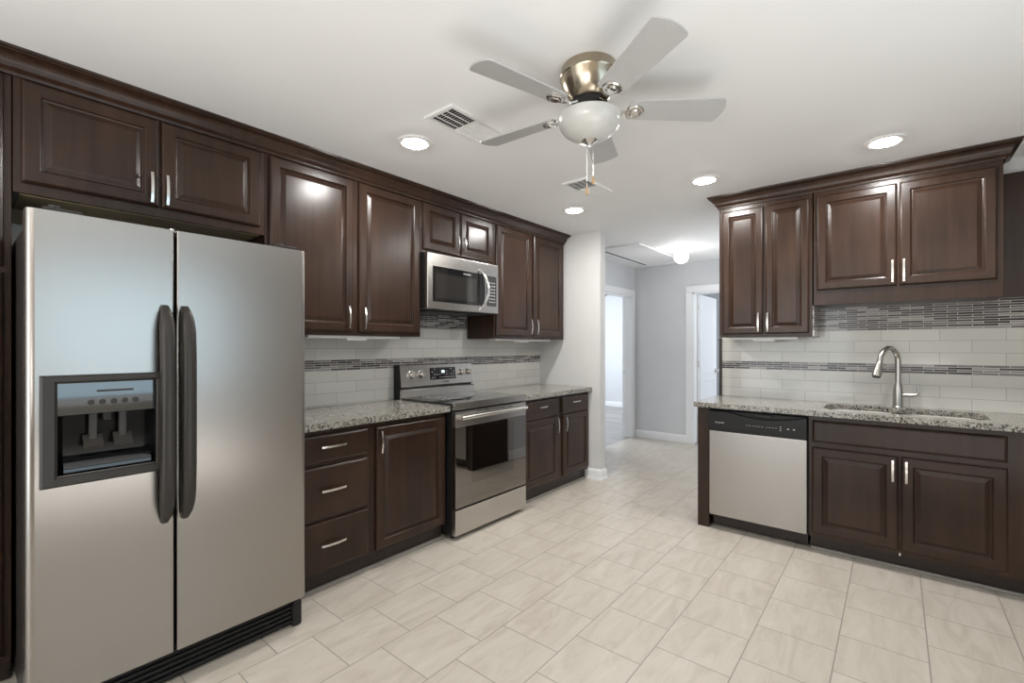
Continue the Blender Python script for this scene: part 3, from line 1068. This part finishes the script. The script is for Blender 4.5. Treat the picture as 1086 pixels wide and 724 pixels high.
# dispenser
dp = MB(TL)
fo = (0.1915, 0.517, 0.846, 1.211)
fi = (0.233, 0.496, 0.879, 1.183)
def rect(r, d):
    return [(r[0], d, r[2]), (r[1], d, r[2]), (r[1], d, r[3]), (r[0], d, r[3])]
dp.rings([rect(fo, FT - 0.002), rect(fo, FT + 0.006), rect((fo[0] + 0.006, fo[1] - 0.006, fo[2] + 0.006, fo[3] - 0.006), FT + 0.012),
          rect((fi[0] - 0.008, fi[1] + 0.008, fi[2] - 0.008, fi[3] + 0.008), FT + 0.010), rect(fi, FT + 0.003), rect(fi, FT - 0.002)], False, False)
dpo = dp.build('dispenser_frame', 'charcoal', d1, smooth=30)
simple(TL, 'control_panel', 'panelgloss', d1, (0.233, 0.496, FT - 0.002, FT + 0.003, 1.078, 1.183), label='glossy dispenser control panel')
cp = bpy.data.objects['control_panel']
for i in range(5):
    m = MB(TL)
    m.lathe((0.315 + i * 0.030, FT + 0.003, 1.116), [(0.009, 0.0), (0.009, 0.0015), (0.0075, 0.0025), (0.0, 0.0025)], 14, axis='d')
    m.build('button', 'charcoal', cp)
simple(TL, 'status_bar', 'charcoal', cp, (0.33, 0.43, FT + 0.0028, FT + 0.0036, 1.150, 1.157))
# cavity
m = MB(TL)
a, b, c, d = 0.2325, 0.4965, 0.8805, 1.0795
rg = [rect((a, b, c, d), FT - 0.001), rect((a + 0.004, b - 0.004, c + 0.004, d - 0.002), FT - 0.03), rect((a + 0.02, b - 0.02, c + 0.02, d - 0.01), 0.785)]
m.rings(rg, False, True)
cav = m.build('dispenser_cavity', 'cavity', d1, smooth=30)
m = MB(TL)
pr = [(FT - 0.05, 0.886), (FT - 0.003, 0.886), (FT - 0.004, 0.905), (FT - 0.018, 0.925), (FT - 0.05, 0.932)]
m.prism([(p[0], p[1]) for p in pr], 'u', 0.248, 0.482)
m.build('drip_tray', 'glossblack', cav, smooth=70)
for u in (0.325, 0.405):
    m = MB(TL)
    m.box(u - 0.012, u + 0.012, FT - 0.035, FT - 0.025, 0.985, 1.078, bev=0.004)
    m.prism([(FT - 0.045, 0.99), (FT - 0.012, 0.955), (FT - 0.008, 0.966), (FT - 0.038, 1.002)], 'u', u - 0.026, u + 0.026)
    m.build('paddle', 'charcoal', cav)
m = MB(TL)
m.lathe((0.365, FT - 0.03, 1.05), [(0.018, 0.03), (0.018, 0.0), (0.010, -0.004), (0.0, -0.004)], 14)
m.build('spout', 'black', cav)
# kick grille
m = MB(TL)
m.box(0.185, 1.045, 0.73, 0.775, 0.008, 0.125)
for i in range(5):
    z = 0.022 + i * 0.021
    m.box(0.215, 1.025, 0.775, 0.790 - i * 0.001, z, z + 0.011, bev=0.003)
gr = m.build('kick_grille', 'black', o)
for u in (0.165, 1.025):
    m = MB(TL); m.box(u, u + 0.045, 0.72, 0.802, 0.0, 0.118, bev=0.012, seg=3); m.build('grille_foot', 'black', gr)

# ------------------------------------------------------------------ range
o = thing('range', TL(2.55, 0.3, 0), 'stainless electric range with black glass cooktop and oven window', 'range')
RL, RR = 2.166, 2.936
RF = 0.690           # door front distance
simple(TL, 'body', 'blacksteel', o, (RL, RR, 0.03, 0.655, 0.03, 0.893), bev=0.003)
for u in (RL + 0.04, RR - 0.04):
    for d in (0.08, 0.62):
        m = MB(TL); m.tube([(u, d, 0.0), (u, d, 0.035)], 0.016, 12); m.build('leveling_foot', 'black', o)
# cooktop
m = MB(TL); m.box(RL + 0.002, RR - 0.002, 0.095, 0.655, 0.893, 0.922, bev=0.003); ck = m.build('cooktop', 'blackglass', o)
for u, d, r in ((2.36, 0.25, 0.085), (2.74, 0.25, 0.085), (2.36, 0.50, 0.105), (2.74, 0.50, 0.105)):
    for rr in (r, r * 0.6):
        ring = []
        for q, zz in ((rr, 0.9219), (rr, 0.9225), (rr + 0.0015, 0.9225), (rr + 0.0015, 0.9219)):
            ring.append([(u + q * cos(2 * pi * k_ / 40), d + q * sin(2 * pi * k_ / 40), zz) for k_ in range(40)])
        m = MB(TL); m.rings(ring, False, False); m.build('burner_ring', 'grey', ck)
m = MB(TL); m.box(RL, RR, 0.655, RF, 0.878, 0.926, bev=0.004); m.build('front_trim', 'steel_h', o)
m = MB(TL); m.box(RL, RR, 0.60, 0.66, 0.868, 0.878); m.build('vent_gap', 'gasket', o)
# oven door: steel band, glass, side edges
m = MB(TL); m.box(RL + 0.001, RR - 0.001, 0.658, RF, 0.762, 0.866, bev=0.003); od = m.build('oven_door', 'steel_h', o)
m = MB(TL); m.box(RL + 0.001, RR - 0.001, 0.658, RF - 0.001, 0.215, 0.7615, bev=0.002); gl = m.build('oven_glass', 'ovenglass', od, label='dark mirror-like glass')
m = MB(TL)
wu0, wu1, wz0, wz1 = RL + 0.15, RR - 0.15, 0.36, 0.745
m.rings([[(q[0], RF - 0.0012, q[1]) for q in rrect(wu0, wu1, wz0, wz1, 0.02)], [(q[0], RF - 0.0006, q[1]) for q in rrect(wu0 + 0.001, wu1 - 0.001, wz0 + 0.001, wz1 - 0.001, 0.02)]], False, True)
m.build('oven_window', 'ovenwindow', gl)
for i in range(5):
    u = RL + 0.20 + i * 0.085
    simple(TL, 'vent_slot', 'gasket', od, (u, u + 0.065, RF - 0.0005, RF + 0.0006, 0.851, 0.857))
m = MB(TL)
rg = []
n = 20
for i in range(n + 1):
    t = i / n
    u = RL + 0.03 + (RR - RL - 0.06) * t
    q = 2 * t - 1
    out = RF + 0.030 + 0.014 * (1 - q * q)
    z = 0.824 + 0.006 * (1 - q * q)
    rg.append([(u, out + 0.012 * cos(2 * pi * k_ / 14), z + 0.0135 * sin(2 * pi * k_ / 14)) for k_ in range(14)])
m.rings(rg)
for u in (RL + 0.045, RR - 0.045):
    m.box(u - 0.012, u + 0.012, RF - 0.002, RF + 0.03, 0.815, 0.835, bev=0.003)
m.build('handle', 'nickel', od, smooth=60)
m = MB(TL); m.box(RL + 0.001, RR - 0.001, 0.655, RF, 0.032, 0.205, bev=0.004); m.build('drawer', 'steel_h', o)
m = MB(TL); m.box(RL + 0.003, RR - 0.003, 0.655, RF - 0.012, 0.205, 0.216); m.build('drawer_gap', 'gasket', o)
# backguard
m = MB(TL)
m.prism([(0.02, 0.90), (0.115, 0.90), (0.118, 0.905), (0.112, 0.972), (0.104, 0.980), (0.02, 0.980)], 'u', RL, RR)
bgd = m.build('backguard', 'steel_h', o, smooth=20)
m = MB(TL); m.box(RL + 0.006, RR - 0.006, 0.025, 0.085, 0.978, 0.996); m.build('backguard_gap', 'gasket', bgd)
m = MB(TL)
m.prism([(0.02, 0.994), (0.098, 0.994), (0.102, 1.0), (0.082, 1.160), (0.078, 1.166), (0.02, 1.166)], 'u', RL + 0.004, RR)
cpn = m.build('control_panel', 'steel_h', bgd, smooth=20)
m = MB(TL); m.prism([(0.016, 0.90), (0.088, 0.90), (0.095, 0.994), (0.076, 1.168), (0.016, 1.168)], 'u', RL - 0.0005, RL + 0.004); m.build('end_cap', 'black', bgd)
def pf(z):   # panel front depth at height z
    return 0.102 - (z - 1.0) / 0.16 * 0.020
m = MB(TL)
m.rings([[(2.458, pf(1.040) + 0.0005, 1.040), (2.735, pf(1.040) + 0.0005, 1.040), (2.735, pf(1.135) + 0.0005, 1.135), (2.458, pf(1.135) + 0.0005, 1.135)],
         [(2.459, pf(1.040) + 0.0025, 1.041), (2.734, pf(1.040) + 0.0025, 1.041), (2.734, pf(1.135) + 0.0025, 1.134), (2.459, pf(1.135) + 0.0025, 1.134)]])
ds = m.build('display_panel', 'glossblack', cpn)
m = MB(TL); z = 1.10
m.rings([[(2.580, pf(1.092) + 0.0024, 1.092), (2.612, pf(1.092) + 0.0024, 1.092), (2.612, pf(1.112) + 0.0024, 1.112), (2.580, pf(1.112) + 0.0024, 1.112)],
         [(2.581, pf(1.092) + 0.003, 1.0925), (2.611, pf(1.092) + 0.003, 1.0925), (2.611, pf(1.112) + 0.003, 1.1115), (2.581, pf(1.112) + 0.003, 1.1115)]])
m.build('clock', 'lcd', ds)
for u in (2.475, 2.500, 2.525, 2.555, 2.58, 2.605, 2.63, 2.655, 2.68, 2.705):
    for z in (1.055, 1.078, 1.100, 1.122):
        if 2.57 < u < 2.62 and z > 1.07:
            continue
        if random.random() < 0.3:
            continue
        simple(TL, 'keypad_mark', 'lightprint', ds, (u, u + 0.011, pf(z) + 0.0022, pf(z) + 0.0032, z, z + 0.004))
for u in (2.268, 2.366, 2.800, 2.880):
    z = 1.090
    d = pf(z)
    m = MB(TL)
    m.lathe((u, d - 0.002, z), [(0.031, 0.0), (0.031, 0.006), (0.025, 0.008), (0.022, 0.030), (0.019, 0.033), (0.0, 0.033)], 24, axis='d')
    kb = m.build('knob', 'chrome', cpn, smooth=30)
    m = MB(TL)
    m.box(u - 0.005, u + 0.005, d + 0.028, d + 0.045, z - 0.022, z + 0.022, bev=0.003)
    m.build('knob_grip', 'nickel', kb)
text('logo', 'FRIGIDAIRE', TL, 2.62, pf(1.02) + 0.0015, 1.020, 0.014, 'charcoal', cpn)

# ------------------------------------------------------------------ microwave
o = thing('microwave', TL(2.55, 0.2, 1.575), 'stainless over-the-range microwave with curved handle, hung below the small cabinet', 'microwave')
ML, MR, MZ0, MZ1 = 2.167, 2.929, 1.575, 1.981
MF = 0.405
simple(TL, 'body', 'blacksteel', o, (ML + 0.003, MR - 0.003, 0.012, 0.360, MZ0, MZ1), bev=0.002)
simple(TL, 'underside_vent', 'black', o, (ML + 0.06, MR - 0.06, 0.06, 0.33, MZ0 - 0.012, MZ0 + 0.001), bev=0.003)
m = MB(TL); m.box(ML, MR, 0.360, MF, MZ0 + 0.002, MZ1 - 0.002, bev=0.006, seg=3); fd = m.build('front', 'steel_h', o)
m = MB(TL); m.box(2.214, 2.742, MF - 0.003, MF + 0.0015, 1.630, 1.886, bev=0.001, seg=1); wn = m.build('door_window', 'blackglass', fd, label='black glass window')
m = MB(TL); m.box(2.240, 2.660, MF + 0.0012, MF + 0.0018, 1.655, 1.836); m.build('mesh_screen', 'darkglass', wn)
text('logo', 'FRIGIDAIRE', TL, 2.56, MF + 0.0016, 1.861, 0.016, 'lightprint', wn)
m = MB(TL)
n = 16
out = []
for i in range(n + 1):
    q = -1 + 2 * i / n
    out.append((2.735 - 0.048 * (1 - q * q), 1.757 + 0.150 * q))
for i in range(n + 1):
    q = 1 - 2 * i / n
    out.append((2.735 + 0.03 * (1 - q * q), 1.757 + 0.150 * q))
out = [p for k_, p in enumerate(out) if k_ != n + 1 and k_ != 2 * n + 1]
m.rings([[(p[0], MF + 0.001, p[1]) for p in out], [(p[0], MF + 0.003, p[1]) for p in out]])
m.build('grip_recess', 'glossblack', fd)
m = MB(TL)
rg = []
for i in range(23):
    t = i / 22
    q = 2 * t - 1
    z = 1.757 + 0.158 * q
    d = MF + 0.010 + 0.050 * (1 - q * q)
    u = 2.702 + 0.045 * (1 - q * q)
    hw, th = 0.0125, 0.007
    rg.append([(u + hw * cos(2 * pi * k_ / 12), d + th * sin(2 * pi * k_ / 12), z) for k_ in range(12)])
m.rings(rg)
for z in (1.600, 1.914):
    m.box(2.690, 2.714, MF - 0.002, MF + 0.014, z - 0.012, z + 0.012, bev=0.004)
m.build('handle', 'chrome', fd, smooth=60)
m = MB(TL); m.box(2.785, 2.903, MF - 0.003, MF + 0.0015, 1.634, 1.880, bev=0.001, seg=1); kp = m.build('keypad', 'darkglass', fd)
for r_ in range(7):
    for c_ in range(3):
        u, z = 2.815 + c_ * 0.027, 1.665 + r_ * 0.026
        simple(TL, 'key_mark', 'lightprint', kp, (u, u + 0.013, MF + 0.0012, MF + 0.0022, z, z + 0.007))

# ------------------------------------------------------------------ ceiling: can lights, vents, globe, fan
labs = ['recessed ceiling light nearest the refrigerator, left of the fan', 'recessed ceiling light above the sink counter at right',
        'recessed ceiling light above the dishwasher corner', 'recessed ceiling light in front of the cabinet by the white wall end']
for (x, y), lab in zip(((-2.064, 1.659), (-0.045, 3.30), (-1.004, 3.28), (-2.059, 3.318)), labs):
    o = thing('ceiling_light', (x, y, H), lab, 'light', 'recessed kitchen ceiling lights')
    m = MB(); m.lathe((x, y, H), [(0.096, 0.0), (0.095, -0.005), (0.088, -0.0085), (0.074, -0.0095), (0.066, -0.0075), (0.064, -0.002)], 40, cap0=True, cap1=True); m.build('trim_ring', 'white', o, smooth=50)
    m = MB(); m.lathe((x, y, H), [(0.064, -0.0055), (0.060, -0.0105), (0.046, -0.0135), (0.024, -0.0155), (0.0, -0.016)], 32, cap0=True, cap1=True); m.build('lens', 'can_lens', o, smooth=60)


def vent(x0, x1, y0, y1, lab):
    o = thing('ceiling_vent', ((x0 + x1) / 2, (y0 + y1) / 2, H), lab, 'vent', 'ceiling air vents')
    fx_, ym = 0.022, (y0 + y1) / 2
    m = MB()
    z0, z1 = H - 0.012, H
    for bx in ((x0, x1, y0, y0 + fx_, z0, z1), (x0, x1, y1 - fx_, y1, z0, z1), (x0, x0 + fx_, y0 + fx_, y1 - fx_, z0, z1), (x1 - fx_, x1, y0 + fx_, y1 - fx_, z0, z1), (x0 + fx_, x1 - fx_, ym - 0.005, ym + 0.005, z0, z1)):
        m.box(*bx, bev=0.002, seg=1)
    m.build('vent_frame', 'white', o)
    m = MB(); m.box(x0 + fx_, x1 - fx_, y0 + fx_, y1 - fx_, H - 0.0012, H - 0.0002); m.build('vent_backing', 'ventdark', o)
    for bank, (ya, yb, tilt) in enumerate(((y0 + fx_, ym - 0.005, 1), (ym + 0.005, y1 - fx_, -1))):
        n = 10
        for i in range(n):
            yc = ya + (yb - ya) * (i + 0.5) / n
            h = 0.0085
            dy = 0.006 * tilt
            m = MB()
            t = 0.0012
            m.rings([[(xx, yc - dy - t, H - 0.011), (xx, yc - dy + t, H - 0.011), (xx, yc + dy + t, H - 0.002), (xx, yc + dy - t, H - 0.002)] for xx in (x0 + fx_, x1 - fx_)])
            m.build('louver', 'white', o)
    for k_ in (1, 2, 3):
        xx = x0 + fx_ + (x1 - x0 - 2 * fx_) * k_ / 4
        simple(ident, 'louver_bar', 'white', o, (xx - 0.002, xx + 0.002, y0 + fx_, y1 - fx_, H - 0.0115, H - 0.0085))
    return o


vent(-1.795, -1.595, 1.50, 1.885, 'white ceiling vent beside the ceiling fan, nearest the camera')
vent(-1.79, -1.59, 2.72, 3.08, 'white ceiling vent beyond the fan pull chains, farther away')

# hall globe light
o = thing('globe_light', (-1.905, 5.386, H), 'round white globe ceiling light glowing in the hall', 'light')
m = MB(); m.lathe((-1.905, 5.386, H), [(0.058, 0.0), (0.056, -0.02), (0.045, -0.03), (0.042, -0.03)], 28); m.build('fitter', 'white', o, smooth=30)
m = MB()
m.lathe((-1.905, 5.386, H - 0.095), [(0.08 * sin(pi * k_ / 18), 0.08 * cos(pi * k_ / 18)) for k_ in range(2, 19)], 28)
m.build('globe', 'globe', o, smooth=80)

# ceiling fan
FX, FY = -0.963, 1.668
o = thing('ceiling_fan', (FX, FY, H), 'flush-mount ceiling fan with five silver blades, nickel motor and glass bowl light', 'fan')
c = (FX, FY, 0)
m = MB()
m.lathe(c, [(0.108, H), (0.113, H - 0.006), (0.115, H - 0.02), (0.118, H - 0.038), (0.121, H - 0.043), (0.118, H - 0.048), (0.113, H - 0.066), (0.104, H - 0.088), (0.092, H - 0.110), (0.081, H - 0.126), (0.072, H - 0.135)], 48)
m.build('motor_housing', 'antique', o, smooth=35)
m = MB()
m.lathe(c, [(0.068, H - 0.134), (0.068, H - 0.148), (0.075, H - 0.150), (0.080, H - 0.165), (0.078, H - 0.172), (0.066, H - 0.174)], 40)
m.build('flywheel', 'black', o, smooth=35)
m = MB()
m.lathe(c, [(0.062, H - 0.172), (0.064, H - 0.185), (0.10, H - 0.192), (0.112, H - 0.197), (0.112, H - 0.201), (0.06, H - 0.201)], 40)
m.build('light_fitter', 'antique', o, smooth=35)
m = MB()
zb = H - 0.199
prof = [(0.126, zb), (0.1295, zb - 0.003), (0.129, zb - 0.008)]
for k_ in range(1, 13):
    a = (pi / 2) * k_ / 12
    prof.append((0.128 * cos(a) + 0.0, zb - 0.010 - 0.090 * sin(a)))
m.lathe(c, prof, 48)
bowl = m.build('glass_bowl', 'frost', o, smooth=80)
m = MB()
zf = zb - 0.100
m.lathe(c, [(0.036, zf + 0.016), (0.036, zf + 0.006), (0.024, zf - 0.004), (0.012, zf - 0.012), (0.008, zf - 0.014), (0.0095, zf - 0.020), (0.007, zf - 0.027), (0.0, zf - 0.029)], 24)
m.build('finial', 'chrome', bowl, smooth=35)
BLZ = 2.268
for i in range(5):
    a = radians(-32.8 + 72 * i)
    ca, sa = cos(a), sin(a)
    pit = radians(-12)
    def TB(u, d, z, ca=ca, sa=sa):     # u radial, d tangential, z height relative to the blade plane, pitched
        dd_ = d * cos(pit) - z * sin(pit)
        zz = d * sin(pit) + z * cos(pit)
        return Vector((FX + ca * u - sa * dd_, FY + sa * u + ca * dd_, BLZ + zz))
    m = MB(TB)
    out = []
    r0, r1 = 0.155, 0.545
    hw0, hw1 = 0.052, 0.066
    out += [(r0 + 0.012, -hw0)]
    cr = 0.014            # small corner radius, then a slightly bowed tip
    for k_ in range(0, 4):
        b = -pi / 2 + radians(80) * k_ / 3
        out.append((r1 - 0.012 - cr + cr * cos(b), -hw1 + cr + cr * sin(b)))
    for k_ in range(1, 8):
        q = -1 + 2 * k_ / 8
        out.append((r1 - 0.012 + 0.012 * (1 - q * q), (hw1 - cr) * q))
    for k_ in range(0, 4):
        b = radians(10) + radians(80) * k_ / 3
        out.append((r1 - 0.012 - cr + cr * cos(b), hw1 - cr + cr * sin(b)))
    out += [(r0 + 0.012, hw0), (r0, hw0 - 0.014), (r0, -hw0 + 0.014)]
    m.rings([[(p[0], p[1], -0.003) for p in out], [(p[0], p[1], 0.003) for p in out]])
    bl = m.build('blade', 'blade', o, smooth=30)
    m = MB(TB)
    # blade iron: arm, medallion ring with a raised boss
    m.rings([[(u, -w_, z - 0.004), (u, w_, z - 0.004), (u, w_, z + 0.003), (u, -w_, z + 0.003)] for u, w_, z in
             ((0.062, 0.016, 0.012), (0.085, 0.013, 0.008), (0.11, 0.011, -0.004), (0.14, 0.013, -0.007), (0.16, 0.02, -0.006))])
    m.lathe((0.183, 0, -0.003), [(0.037, 0.0), (0.037, -0.006), (0.033, -0.010), (0.027, -0.010), (0.025, -0.005), (0.021, -0.005), (0.020, -0.011), (0.016, -0.014), (0.0, -0.0145)], 28)
    m.build('blade_iron', 'chrome', bl, smooth=35)
for (dx_, dy_, zl) in ((-0.012, 0.0, 1.925), (0.014, 0.006, 1.965)):
    m = MB()
    z_top = zf - 0.0 if dx_ < 0 else zf + 0.005
    px, py = FX + dx_, FY + dy_
    m.tube([(px, py, z_top - 0.012), (px, py, zl + 0.03)], 0.0007, 6)
    ch = m.build('pull_chain', 'faucet', o)
    m = MB()
    m.lathe((px, py, zl), [(0.0, 0.034), (0.003, 0.033), (0.0045, 0.026), (0.0065, 0.020), (0.007, 0.008), (0.005, 0.001), (0.0, 0.0)], 14)
    m.build('pendant', 'brasswood', ch, smooth=60)

# dark fan glimpsed in the room beyond the left doorway
o = thing('ceiling_fan', (-3.75, 6.95, H), 'dark ceiling fan in the far room, only a blade tip seen through the left doorway', 'fan')
m = MB(); m.lathe((-3.75, 6.95, 0), [(0.07, H), (0.07, H - 0.03), (0.02, H - 0.05), (0.02, H - 0.16), (0.10, H - 0.18), (0.11, H - 0.26), (0.05, H - 0.29)], 24); m.build('motor_housing', 'dark', o)
for i in range(4):
    a = radians(40 + 90 * i)
    def TF(u, d, z, a=a):
        return Vector((-3.75 + cos(a) * u - sin(a) * d, 6.95 + sin(a) * u + cos(a) * d, H - 0.24 + z))
    m = MB(TF); m.box(0.09, 0.60, -0.06, 0.06, -0.004, 0.004, bev=0.003); m.build('blade', 'dark', o)
